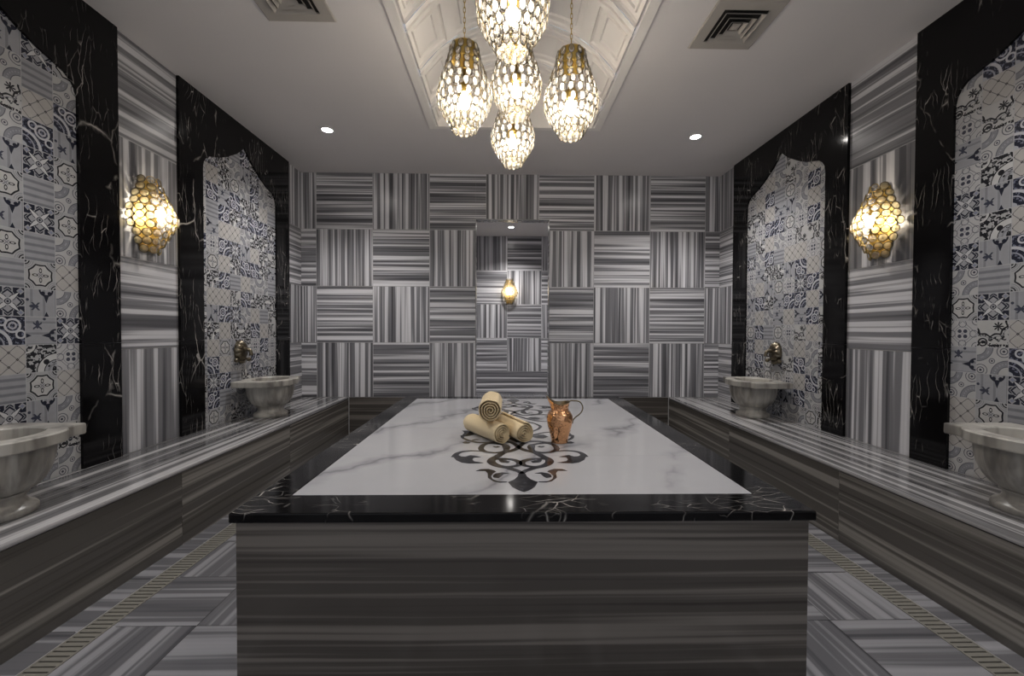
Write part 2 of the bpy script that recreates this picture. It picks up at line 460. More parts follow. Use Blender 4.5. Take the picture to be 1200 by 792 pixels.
# ---- back wall
mb = MB()
G = 1                                          # grout index
y = YB
mb.box((WL - .1, y, -.1), (OP[0], y + TH, HC + .05), 1)
mb.box((OP[1], y, -.1), (WR + .1, y + TH, HC + .05), 1)
mb.box((OP[0], y, OP[2]), (OP[1], y + TH, HC + .05), 1)
Pb = lambda a, b: (a, y - .003, b)
def back_tile(a0, a1, b0, b1, o, seed=None): stripe_quad(mb, Pb, 0, 2, a0, a1, b0, b1, 'a' if o == 'H' else 'b', 0, seed)
cols = [(WL, -2.337, 'HVHV'), (-2.337, -1.642, 'VHVH'), (-1.642, -.94, 'HVHV'), (-.94, OP[0], 'VHVH'), (OP[1], 1.116, 'VHVH'), (1.116, 1.822, 'HVHV'), (1.822, 2.52, 'VHVH'), (2.52, WR, 'HVHV')]
corner_seed = {}
for ci, (a0, a1, pat) in enumerate(cols):
    for r in range(4):
        sd = (rnd(), rnd()); b0, b1 = ROWS[r], ROWS[r+1]
        if ci in (0, 7): corner_seed[(ci, r)] = sd
        if ci == 3 and r == 3:
            back_tile(a0, OP[0] + .0025, b0, b1, pat[r], sd); back_tile(OP[0] - .0025, -.235, OP[2], b1, pat[r], sd)
        elif ci == 4 and r == 3:
            back_tile(OP[1] - .0025, a1, b0, b1, pat[r], sd); back_tile(.423, OP[1] + .0025, OP[2], b1, pat[r], sd)
        else: back_tile(a0, a1, b0, b1, pat[r], sd)
back_tile(-.235, .423, OP[2], HC, 'V')
for a0, a1 in ((BL, OP[0]), (OP[1], BR)):
    stripe_quad(mb, Pb, 0, 2, a0, a1, 0, BH, 'a', 2)
# jambs and soffit of the doorway
Pj = lambda a, b: (OP[0] + .002, a, b); stripe_quad(mb, Pj, 1, 2, y, y + TH, 0, OP[2], 'a')
Pj = lambda a, b: (OP[1] - .002, a, b); stripe_quad(mb, Pj, 1, 2, y, y + TH, 0, OP[2], 'a')
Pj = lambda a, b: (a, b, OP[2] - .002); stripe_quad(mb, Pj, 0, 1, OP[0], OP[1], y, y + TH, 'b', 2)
struct(mb.build('wall_back', [M['stripe'], M['grout'], M['stripe_brown']]))

# ---- corridor seen through the doorway
mb = MB(); y2 = 8.5
mb.box((-1.9, y2, -.1), (2.1, y2 + .1, HC + .05), 1)
for i, a0 in enumerate([.049 + .706 * k for k in range(-3, 3)]):
    zr = [0, .464, 1.154, 1.848, 2.545, HC]
    for r in range(5):
        if r == 0 and i: continue
        o = 'H' if r == 0 else ('HV'[(i + r + 1) % 2])
        stripe_quad(mb, lambda a, b: (a, y2 - .003, b), 0, 2, max(a0, -1.9), 2.1 if r == 0 else min(a0 + .706, 2.1), zr[r], zr[r+1], 'a' if o == 'H' else 'b')
struct(mb.build('wall_corridor_back', [M['stripe'], M['grout']]))
for nm, X, sg in (('wall_corridor_left', -1.9, -1), ('wall_corridor_right', 2.1, 1)):
    mb = MB(); mb.box((min(X, X + .1*sg), YB + TH, -.1), (max(X, X + .1*sg), y2, HC + .05), 1)
    for k in range(5):
        for r in range(4):
            stripe_quad(mb, lambda a, b: (X - sg*.003, a, b), 1, 2, YB + TH + k*.641, YB + TH + (k+1)*.641, ROWS[r], ROWS[r+1], 'a' if (k + r) % 2 else 'b')
    struct(mb.build(nm, [M['stripe'], M['grout']]))

# ---- side walls
SIDE = [BH, 1.17, 1.785, 2.57, HC]
def side_wall(name, X, sg, spans, corner):
    mb = MB()
    mb.box((min(X, X + sg*.12), YF, -.1), (max(X, X + sg*.12), YB + TH, HC + .05), 1)
    P = lambda a, b: (X - sg*.003, a, b)
    for y0, y1 in spans:
        for r in range(4):
            stripe_quad(mb, P, 1, 2, y0, y1, SIDE[r], SIDE[r+1], 'a' if r % 2 else 'b', 2)
    y0, ci = corner
    for r in range(4):
        sd = corner_seed[(ci, r)]
        stripe_quad(mb, P, 1, 2, y0, YB, ROWS[r], ROWS[r+1], 'a' if r % 2 == 0 else 'b', 0, sd)
    return struct(mb.build(name, [M['stripe'], M['grout'], M['stripe_side']]))
side_wall('wall_left', WL, -1, [(2.731, 3.229), (-.5, 1.125)], (4.84, 0))
side_wall('wall_right', WR, 1, [(2.668, 3.205), (-.5, 1.095)], (4.818, 7))

# ---- arched black marble surrounds with cement-tile panels
OG = [(.555, 2.655), (.545, 2.70), (.525, 2.735), (.485, 2.768), (.42, 2.79), (.345, 2.815), (.26, 2.855), (.18, 2.905), (.115, 2.945), (.055, 2.995), (0, 3.05)]
def arch_z(d):
    d = abs(d)
    for (d1, z1), (d0, z0) in zip(OG, OG[1:]):
        if d0 <= d <= d1: return z0 + (z1 - z0) * (d - d0) / (d1 - d0)
    return 2.655
def surround(name, X, sg, yc, half, y0, y1, joint, layout):
    k = half / .555
    t = .022
    xf, xb = X - sg*t, X
    mb = MB()
    ds = sorted(set([d for d, z in OG] + [-d for d, z in OG] + [.5*(a[0]+b[0]) for a, b in zip(OG, OG[1:])]))
    def F(pts): mb.face(pts if sg < 0 else pts[::-1])
    for (a, b) in ((y0, yc - half), (yc + half, y1)):
        zs = [(BH, joint - .0012), (joint + .0012, HC)]
        for z0, z1 in zs: mb.box((min(xf, xb), a, z0), (max(xf, xb), b, z1))
    for d0, d1 in zip(ds, ds[1:]):
        ya, yb = yc + d0*k, yc + d1*k; za, zb = arch_z(d0), arch_z(d1)
        F([(xf, ya, za), (xf, yb, zb), (xf, yb, HC), (xf, ya, HC)])
        F([(xb, ya, za), (xb, yb, zb), (xf, yb, zb), (xf, ya, za)])
    fr = struct(mb.build(name, [M['black']]))
    # tiles, each with its own motif and turn, clipped to the arch
    bm = bmesh.new(); uvl = bm.loops.layers.uv.new('UVMap')
    s = .15
    ylo, yhi = yc - half, yc + half
    j0 = layout['joint']; c0 = math.floor((ylo - j0) / s); c1 = math.ceil((yhi - j0) / s)
    xt = X - sg*.006
    for c in range(c0, c1):
        for r in range(0, 18):
            ya, yb = j0 + c*s, j0 + (c+1)*s; za, zb = BH + r*s, BH + (r+1)*s
            m, rot = layout['pick'](c, r)
            vs = [bm.verts.new(p) for p in ((xt, ya, za), (xt, yb, za), (xt, yb, zb), (xt, ya, zb))]
            f = bm.faces.new(vs); f.material_index = m
            uv = [(0, 0), (1, 0), (1, 1), (0, 1)]
            if sg > 0: uv = [(1 - u, v) for u, v in uv]
            for l, q in zip(f.loops, uv[rot:] + uv[:rot]): l[uvl].uv = q
    def cut(co, no):
        bmesh.ops.bisect_plane(bm, geom=bm.verts[:] + bm.edges[:] + bm.faces[:], plane_co=co, plane_no=no, clear_outer=True)
    cut((0, ylo, 0), (0, -1, 0)); cut((0, yhi, 0), (0, 1, 0)); cut((0, 0, 3.045), (0, 0, 1))
    if sg > 0: bmesh.ops.reverse_faces(bm, faces=bm.faces[:])
    me = bpy.data.meshes.new('tile_panel'); bm.to_mesh(me); bm.free()
    for m in TM: me.materials.append(m)
    o = bpy.data.objects.new('tile_panel', me); COL.objects.link(o); o.parent = fr
    return fr

def picker(fixed, seed, pool=(S_, Q_, T_, F_, W_, P_, B_, L_, V_, P_, B_)):
    rg = random.Random(seed); cache = {}
    def pick(c, r):
        if (c, r) in cache: return cache[(c, r)]
        k, w = rg.choice(pool), rg.randrange(4)
        if (c, r) in fixed:
            v = fixed[(c, r)]; k, w = v if isinstance(v, tuple) else (v, w)
        elif rg.random() < .035: k = C_
        if k == T_: w = 0 if w < 3 else 0
        cache[(c, r)] = (k, w); return cache[(c, r)]
    return pick
# near left panel: columns -1,0,1 as seen
nl = {}
colsL = {-1: [Q_, V_, S_, T_, C_, W_, S_, T_, Q_, F_, Q_, F_, P_, V_, P_, F_, S_],
         0: [P_, L_, F_, Q_, B_, F_, F_, Q_, T_, S_, T_, S_, W_, C_, T_, S_, P_],
         1: [P_, V_, P_, C_, L_, S_, P_, C_, P_, Q_, P_, Q_, F_, W_, P_, Q_, P_]}
for c, l in colsL.items():
    for r, k in enumerate(l): nl[(c, r)] = (k, 1 if (k == F_ and r == 5) else 0)
surround('trim_1', WL, -1, 1.93, .55, 1.125, 2.731, 1.215, {'joint': 2.2079, 'pick': picker(nl, 3)})
nr = {}
colsR = {0: [P_, C_, C_, P_, F_, L_, Q_, P_, S_, L_, S_, L_, F_, L_, V_, P_, S_],
         -1: [C_, P_, Q_, F_, P_, V_, S_, T_, F_, B_, F_, B_, P_, V_, C_, W_, S_],
         -2: [W_, Q_, T_, S_, W_, C_, F_, Q_, W_, C_, W_, C_, W_, C_, P_, W_, S_]}
for c, l in colsR.items():
    for r, k in enumerate(l): nr[(c, r)] = (k, 3 if (k == F_ and c == 0) else 0)
surround('trim_2', WR, 1, 1.885, .555, 1.095, 2.668, 1.20, {'joint': 2.3053, 'pick': picker(nr, 5)})
fl = {}
for yy, r in ((3.758, 9), (3.754, 7), (4.204, 10), (4.053, 8), (4.197, 6), (4.348, 5), (3.607, 4), (3.763, 3), (3.602, 14), (3.748, 11), (4.362, 13), (3.5, 11)):
    c = math.floor((yy - 3.527) / .15); fl[(c, r)] = (C_, 0); fl[(c, r - 1)] = (W_, r % 4)
surround('trim_3', WL, -1, 4.026, .548, 3.229, 4.84, 1.215, {'joint': 3.527, 'pick': picker(fl, 11)})
frr = {}
for yy, r in ((4.195, 15), (4.196, 13), (4.19, 11), (3.577, 15), (3.577, 13), (3.736, 10), (3.574, 9), (4.343, 8), (4.337, 6), (3.578, 7), (4.3, 4), (3.739, 4), (3.732, 2)):
    c = math.floor((yy - 3.495) / .15); frr[(c, r)] = (C_, 0); frr[(c, r - 1)] = (W_, r % 4)
surround('trim_4', WR, 1, 3.99, .562, 3.205, 4.818, 1.20, {'joint': 3.495, 'pick': picker(frr, 17)})

# ---- floor with two drain channels
mb = MB()
mb.box((WL - .1, YF, -.14), (WR + .1, y2 + .1, -.06), 1)  # bed coloured near-black for the shade down in the channels
CH = [(-1.832, -1.716), (1.862, 1.978)]
def floor_strip(x0, x1, nx, y0, y1, ny, par, edge=None):
    for i in range(nx):
        for j in range(ny):
            a0, a1 = x0 + (x1-x0)*i/nx, x0 + (x1-x0)*(i+1)/nx; b0, b1 = y0 + (y1-y0)*j/ny, y0 + (y1-y0)*(j+1)/ny
            al = edge or ('a' if (i + j + par) % 2 else 'b')
            stripe_quad(mb, lambda a, b: (a, b, 0), 0, 1, a0, a1, b0, b1, al, 0, None, .0015)
floor_strip(BL - .05, CH[0][0], 1, YF, YB, 18, 0, 'a')
floor_strip(CH[1][1], BR + .05, 1, YF, YB, 18, 0, 'a')
ny = 18; yo = 1.79 - .36 * 9
floor_strip(CH[0][1], -1.35, 1, yo, yo + .362*ny + .0, ny, 0)
floor_strip(-1.35, 1.47, 8, yo, yo + .362*ny, ny, 1)
floor_strip(1.47, CH[1][0], 1, yo, yo + .362*ny, ny, 1)
for a0 in [-1.9 + .5*k for k in range(8)]:
    for b0 in [YB + .12 + .65*k for k in range(5)]:
        stripe_quad(mb, lambda a, b: (a, b, -.001), 0, 1, a0, a0 + .5, b0, b0 + .65, 'a')
for (c0, c1) in CH:
    for xx, d in ((c0, -.012), (c1, .012)):
        mb.box((min(xx, xx + d), YF, -.07), (max(xx, xx + d), YB, -.0012), 2)
struct(mb.build('floor', [M['stripe_floor'], M['dark'], M['grout']]))

# ---- ceiling with vaulted recess
RX0, RX1, RY0, RY1 = -.727, .916, 1.0, 4.0
VX0, VX1 = -.662, .851
mb = MB()
for a, b in (((WL - .1, YF), (RX0, y2 + .1)), ((RX1, YF), (WR + .1, y2 + .1)), ((RX0, YF), (RX1, RY0)), ((RX0, RY1), (RX1, y2 + .1))):
    mb.box((a[0], a[1], HC), (b[0], b[1], HC + .1))
ceil = struct(mb.build('ceiling', [M['ceiling']]))
mb = MB()
zf = HC - .012
for a, b in (((RX0, RY0), (VX0, RY1)), ((VX1, RY0), (RX1, RY1)), ((VX0, RY0), (VX1, RY0 + .05)), ((VX0, RY1 - .05), (VX1, RY1))):
    mb.box((a[0], a[1], zf), (b[0], b[1], HC + .03))
mb.build('recess_frame', [M['vault']], ceil)
xc = (VX0 + VX1) / 2; hw = (VX1 - VX0) / 2; rise = .40
R = (hw*hw + rise*rise) / (2*rise); zc = HC + .004 + rise - R; TH0 = math.asin(hw / R)
def vp(th, yy, dr=0): return (xc + (R - dr)*sin(th), yy, zc + (R - dr)*cos(th))
mb = MB()
def vpatch(rect0, d0, rect1, d1):
    """ring between two rects (t0,t1,y0,y1) on the vault at inward depths d0,d1"""
    n = 8
    def outline(rc, d):
        t0, t1, y0, y1 = rc; o = []
        for k in range(n): o.append(vp(t0 + (t1-t0)*k/n, y0, d))
        o.append(vp(t1, y0, d))
        for k in range(n): o.append(vp(t1 - (t1-t0)*k/n, y1, d))
        o.append(vp(t0, y1, d))
        return o
    mb.grid([outline(rect0, d0), outline(rect1, d1)], 0, True, False)
def vfill(rc, d):
    t0, t1, y0, y1 = rc; n = 8
    mb.grid([[vp(t0 + (t1-t0)*k/n, y0, d) for k in range(n+1)], [vp(t0 + (t1-t0)*k/n, y1, d) for k in range(n+1)]], 0, False, False)
def inset(rc, i): return (rc[0] + i/R, rc[1] - i/R, rc[2] + i, rc[3] - i)
thr = [(-TH0, -.64), (-.54, .54), (.64, TH0)]
ribs_y = [1.31 + .46*k for k in range(6)]
edges_y = [RY0 + .05] + ribs_y + [RY1 - .05]
RIB = .032
for i in range(len(edges_y) - 1):
    ya = edges_y[i] + (.045 if i else .0); yb = edges_y[i+1] - (.045 if i < len(edges_y) - 2 else .0)
    for (t0, t1) in thr:
        rc = (t0, t1, ya, yb)
        vpatch(rc, RIB, rc, .010); vpatch(rc, .010, inset(rc, .012), 0)
        q1, q2 = inset(rc, .05), inset(rc, .057); q3, q4 = inset(rc, .068), inset(rc, .075)
        vpatch(inset(rc, .012), 0, q1, 0); vpatch(q1, 0, q2, .014); vpatch(q2, .014, q3, .014); vpatch(q3, .014, q4, 0); vfill(q4, 0)
    for (t0, t1) in ((-.64, -.54), (.54, .64)):
        vfill((t0, t1, ya, yb), RIB)
for yy in ribs_y:
    vfill((-TH0, TH0, yy - .045, yy - .014), RIB); vfill((-TH0, TH0, yy + .014, yy + .045), RIB)
    vpatch((-TH0, TH0, yy - .014, yy + .014), RIB, (-TH0, TH0, yy - .010, yy + .010), RIB - .012)
    vfill((-TH0, TH0, yy - .010, yy + .010), RIB - .012)
for yy in (RY0 + .054, RY1 - .054):
    mb.face([(VX0 - .05, yy, HC - .0115), (VX1 + .05, yy, HC - .0115), (VX1 + .05, yy, HC + .5), (VX0 - .05, yy, HC + .5)])
mb.build('coffered_vault', [M['vault']], ceil)

# ================================================================== BENCHES
def bench(name, label, x0, x1, front):
    sg = 1 if front > x0 + .1 else -1
    r = thing(name, label, 'bench', ((x0 + x1)/2, 2.4, 0))
    lo, hi = min(x0, x1), max(x0, x1)
    def loc(p): return (p[0] - r.location.x, p[1] - r.location.y, p[2])
    mb = MB()
    fx = front
    mb.box(loc((lo, YF, BH - .03)), loc((hi, YB - .004, BH)), 0, 1, (rnd(), rnd()))
    o = mb.build('seat_slab', [M['stripe_bench']], r, bevel=.012, segs=3)
    mb = MB(); ys = [YF, -.6, 1.05, 2.5, 3.75, YB - .004]
    for a, b in zip(ys, ys[1:]):
        x_in = fx - sg*.03
        mb.box(loc((min(fx - sg*.004, x_in), a + .001, 0.0)), loc((max(fx - sg*.004, x_in), b - .001, BH - .0305)), 0, 1, (rnd(), rnd()))
    mb.build('front_panel', [M['stripe_front']], r)
    return r
bench('stone_bench', 'long banded grey marble bench built along the left wall', WL + .003, BL, BL)
bench('stone_bench', 'long banded grey marble bench built along the right wall', WR - .003, BR, BR)

# ================================================================== DRAIN GRATES
for (c0, c1), lab in zip(CH, ('slotted beige drain grate in the floor beside the left bench', 'slotted beige drain grate in the floor beside the right bench')):
    cx = (c0 + c1)/2; t = thing('drain_grate', lab, 'drain', (cx, 3.1, 0))
    w = (c1 - c0)/2 - .002
    mb = MB(); ya, yb = .9 - 3.1, YB - .01 - 3.1
    for s in (-1, 1): mb.box((min(s*w, s*(w - .009)), ya, -.014), (max(s*w, s*(w - .009)), yb, 0))
    mb.build('side_rail', [M['grate']], t)
    mb = MB(); n = int((yb - ya)/.0258)
    for k in range(n):
        b0 = ya + k*.0258; mb.box((-w + .009, b0, -.012), (w - .009, b0 + .0180, -.0008))
    mb.build('slotted_bars', [M['grate']], t)

# ================================================================== CENTRAL SLAB
SX0, SX1, SY0, SY1 = -.992, 1.152, 1.482, 4.122
WX0, WX1, WY0, WY1 = -.850, 1.013, 1.648, 4.0
AX, AY = .0815, (WY0 + WY1)/2
slab = thing('heated_slab', 'large raised bathing slab with white marble top and black border in room centre', 'massage slab', (AX, AY, 0))
def sl(p): return (p[0] - AX, p[1] - AY, p[2])
mb = MB(); mb.box(sl((SX0 + .014, SY0 + .022, 0)), sl((SX1 - .014, SY1 - .022, HS - .036)), 0, 0, (3.3, 11.2))
mb.build('base', [M['stripe_brown']], slab)
mb = MB(); z0, z1 = HS - .036, HS
for a, b in (((SX0, SY0), (SX1, WY0)), ((SX0, WY1), (SX1, SY1)), ((SX0, WY0), (WX0, WY1)), ((WX1, WY0), (SX1, WY1))):
    mb.box(sl((a[0], a[1], z0)), sl((b[0], b[1], z1)))
mb.build('border', [M['black']], slab, bevel=.005, segs=2)
mb = MB(); ys = [WY0, 2.17, AY - .03, 3.43, WY1]
for a, b in zip(ys, ys[1:]):
    mb.box(sl((WX0 + .001, a + .0008, z0)), sl((WX1 - .001, b - .0008, z1 - .0005)))
top = mb.build('white_top', [M['white']], slab)

ORN = {"body": [[0.079, 1.672], [0.103, 1.689], [0.129, 1.725], [0.147, 1.784], [0.134, 1.797], [0.117, 1.818], [0.102, 1.854], [0.099, 1.884], [0.083, 1.908]],
 "S1": [[0.079, 1.888], [0.097, 1.923], [0.119, 1.944], [0.15, 1.974], [0.185, 1.993], [0.213, 2.022], [0.229, 2.062], [0.225, 2.104], [0.199, 2.153], [0.168, 2.217], [0.127, 2.25], [0.096, 2.288], [0.0815, 2.325]],
 "S2": [[0.234, 2.094], [0.208, 2.106], [0.173, 2.109], [0.132, 2.101], [0.1, 2.077], [0.088, 2.043], [0.097, 2.007], [0.13, 1.988], [0.163, 1.988], [.19, 1.996]],
 "hook2": [[0.138, 2.054], [0.158, 2.063], [0.175, 2.077], [0.186, 2.1]],
 "S3": [[0.175, 2.378], [0.212, 2.402], [0.248, 2.406], [0.28, 2.378], [0.294, 2.324], [0.29, 2.273], [0.263, 2.233], [0.224, 2.217], [0.191, 2.222], [0.16, 2.249]],
 "hook3": [[0.162, 2.233], [0.151, 2.291], [0.158, 2.36], [0.18, 2.378]], "hook3b": [[0.194, 2.337], [0.21, 2.325], [0.229, 2.34]],
 "Stop": [[0.0815, 2.32], [0.105, 2.388], [0.143, 2.44], [0.2, 2.445], [0.25, 2.424], [0.31, 2.418], [0.35, 2.44], [0.39, 2.48], [.42, 2.53], [.432, 2.59]],
 "S6": [[0.263, 2.233], [0.308, 2.249], [0.351, 2.252], [0.392, 2.237], [0.418, 2.2], [0.425, 2.139]],
 "blob6": [[0.428, 2.139], [0.41, 2.089], [0.376, 2.048], [0.34, 2.036], [0.297, 2.039], [0.263, 2.046], [0.291, 2.059], [0.315, 2.071], [0.327, 2.097], [0.323, 2.128], [0.284, 2.14], [0.315, 2.162], [0.344, 2.173], [0.367, 2.147], [0.39, 2.151], [0.409, 2.177], [0.423, 2.177]],
 "leaf1": [[0.15, 1.779], [0.184, 1.776], [0.212, 1.794], [0.237, 1.836], [0.24, 1.893], [0.252, 1.925], [0.299, 1.925], [0.276, 1.952], [0.239, 1.955], [0.212, 1.934], [0.201, 1.916], [0.214, 1.893], [0.223, 1.856], [0.215, 1.82], [0.193, 1.794], [0.151, 1.789]],
 "leaf2": [[0.138, 1.893], [0.173, 1.907], [0.204, 1.893], [0.215, 1.87], [0.214, 1.842], [0.189, 1.831], [0.176, 1.853], [0.167, 1.884]],
 "blob5": [[.434, 2.577], [.422, 2.653], [.442, 2.711], [.399, 2.711], [.352, 2.609], [.382, 2.577], [.413, 2.556]],
 "drop5": [[.414, 2.417], [.397, 2.446], [.362, 2.427], [.372, 2.399], [.397, 2.399]], "hook5": [[.357, 2.465], [.338, 2.488], [.309, 2.484]],
 "mid1": [[.0815, 2.43], [.12, 2.50], [.19, 2.60], [.27, 2.66], [.35, 2.66]], "mid2": [[.0815, 2.60], [.15, 2.66], [.22, 2.74], [.25, 2.822]],
 "lens": [[.17, 2.55], [.215, 2.60], [.25, 2.60], [.275, 2.55], [.24, 2.51], [.20, 2.515]]}
WID = {"S1": [.010, .017, .012], "S2": [.010, .013, .008], "hook2": [.010, .016, .004], "S3": [.010, .013, .008], "hook3": [.008, .018, .010], "hook3b": [.008, .008, .003], "Stop": [.012, .010, .007],
       "S6": [.006, .008, .014], "hook5": [.006, .008, .003], "mid1": [.011, .009, .005], "mid2": [.010, .008, .008]}
def smooth_pts(P, n=5):
    P = [Vector((p[0], p[1], 0)) for p in P]; o = []
    for i in range(len(P) - 1):
        p0, p1, p2, p3 = P[max(i-1, 0)], P[i], P[i+1], P[min(i+2, len(P)-1)]
        for k in range(n):
            t = k/n
            o.append(.5*((2*p1) + (p2 - p0)*t + (2*p0 - 5*p1 + 4*p2 - p3)*t*t + (3*p1 - p0 - 3*p2 + p3)*t**3))
    return o + [P[-1]]
mb = MB()
zi = HS + .0004
for mx in (1, -1):
    for my in (1, -1):
        def T(p, dz=0): return ((p[0] - AX)*mx, (p[1] - AY)*my, zi + dz)
        fl_ = mx*my > 0
        lev = 0
        for key, pts in ORN.items():
            lev += 1; dz = lev*.00002
            if key in WID:
                S = smooth_pts(pts); w = WID[key]; N = len(S); a, b = [], []
                for i, p in enumerate(S):
                    t = i/(N - 1); ww = w[0] + (w[1] - w[0])*t*2 if t < .5 else w[1] + (w[2] - w[1])*(t - .5)*2
                    d = (S[min(i+1, N-1)] - S[max(i-1, 0)]).normalized()
                    # strokes read wider across the slab than along it in the photograph's trace
                    nn = Vector((-d.y, d.x, 0))
                    ww *= 1.3; a.append(T(p + nn*ww, dz)); b.append(T(p - nn*ww, dz))
                mb.grid([a, b] if not fl_ else [b, a], 0, False, False)
            else:
                q = [T(p, dz) for p in pts]
                if key == 'body': q = [T((AX, 1.672), dz)] + q[1:-1] + [T((AX, 1.908), dz)]
                mb.face(q if fl_ else q[::-1])
bmo = mb.build('ornament_inlay', [M['inlay']], top)

# ================================================================== TOWELS
def towel(label, a, b, r, rot, squash=1.0):
    a, b = Vector(a), Vector(b); Lr = (b - a).length
    t = thing('rolled_towel', label, 'towel', (a + b)/2, 'rolled towels on the slab')
    mid = (a + b)/2
    d = (b - a).normalized(); up = Vector((0, 0, 1)); sx = d.cross(up).normalized(); uu = sx.cross(d)
    turns = 4.6; n = 190; gap = r/(turns + .35)
    rg = random.Random(rot)
    ph = [rg.uniform(0, 6) for _ in range(4)]
    mb = MB(); rows = []
    for i in range(n + 1):
        f = i/n; th = rot + 2*pi*turns*f
        rad = gap*.35 + (r - gap*.35)*f
        th_ = gap*.58
        wob = 1 + .03*sin(3*th + ph[0]) + .015*sin(7*th + ph[1])
        ro = rad*wob; ri = max((rad - th_)*wob, .001)
        e = .0014*sin(2*th + ph[2]) + .001*sin(5*th + ph[3]) - .012*(1 - f)
        c, s_ = cos(th), sin(th)
        def P(rr, ax): return sx*(rr*c) + uu*(rr*s_*squash) + d*ax
        h = Lr/2
        rm = (ro + ri)/2
        loop = [P(ri, -h + .014 + e), P(rm, -h - .003 + e), P(ro - .001, -h + .008 + e), P(ro, -h + .020 + e), P(ro*(1 + .012*sin(4*th + 1)), 0), P(ro, h - .014 + e), P(ro - .001, h - .004 + e), P(rm, h + .002 + e), P(ri, h - .005 + e), P(ri, 0)]
        rows.append(loop)
    mb.grid(rows, 0, True, True)
    mb.face(rows[0]); mb.face(rows[-1][::-1])
    mb.build('towel_roll', [M['towel']], t)
    mb = MB(); k = rows[-1]
    return t
r1 = .0635
towel('cream rolled towel lying lowest on the left under the top roll', (-.012, 2.39, HS + r1 - .001), (-.222, 2.70, HS + r1 - .001), r1, 2.0)
towel('cream rolled towel lying on the slab nearest the copper jug', (.118, 2.395, HS + r1 - .001), (-.030, 2.725, HS + r1 - .001), r1, 4.1)
towel('cream rolled towel resting on top of the two others', (-.083, 2.39, HS + .194), (-.080, 2.74, HS + .192), .074, .7)

# ================================================================== COPPER JUG
jug = thing('copper_jug', 'hammered copper pouring jug with thin loop handle beside rolled towels', 'jug', (.328, 2.43, HS))
prof = [(.046, .0), (.050, .003), (.049, .012), (.052, .03), (.060, .06), (.070, .095), (.0765, .125), (.0775, .145), (.073, .165), (.063, .182), (.053, .192), (.0505, .198), (.0515, .206), (.054, .218), (.057, .232)]
n = 48
def jugp(r, z, a, top=0.0):
    if top > 0:
        w = max(0, cos(a - pi))**3        # pouring lip towards -x
        b = max(0, cos(a))**2
        r = r*(1 + .40*w*top + .04*top); z = z + .046*w*top + .012*b*top
    return (r*cos(a), r*sin(a), z)
mb = MB()
rows = [[jugp(r, z, 2*pi*k/n, max(0, (z - .198)/.034)) for k in range(n)] for r, z in prof]
mb.grid(rows, 0, True)
mb.face([(.046*cos(2*pi*k/n), .046*sin(2*pi*k/n), 0) for k in range(n)][::-1])
jb = mb.build('body', [M['copper']], jug)
mb = MB()
rows_in = [[jugp(r - .0025, z + .0005, 2*pi*k/n, max(0, (z - .198)/.034)) for k in range(n)] for r, z in prof[3:]]
mb.grid([r[::-1] for r in rows_in], 0, True); mb.grid([rows[-1], rows_in[-1]], 0, True)
mb.face([(.0495*cos(2*pi*k/n), .0495*sin(2*pi*k/n), .0305) for k in range(n)])
mb.build('inner_wall', [M['copper_in']], jb)
mb = MB(); mb.tube([rows[-1][k] for k in range(n)], .0022, 6, 0, True); mb.build('rim_bead', [M['darkwire']], jb)
mb = MB(); mb.tube([(.0513*cos(2*pi*k/n), .0513*sin(2*pi*k/n), .198) for k in range(n)], .0028, 6, 0, True); mb.build('neck_ring', [M['copper']], jb)
hp = [(.058, .242), (.068, .247), (.085, .246), (.105, .245), (.123, .237), (.134, .220), (.137, .200), (.130, .180), (.113, .162), (.094, .148), (.080, .130), (.0765, .112)]
S = smooth_pts(hp, 4)
mb = MB(); mb.tube([(p.x, 0, p.y) for p in S], .0038, 8); mb.build('handle', [M['darkwire']], jug)

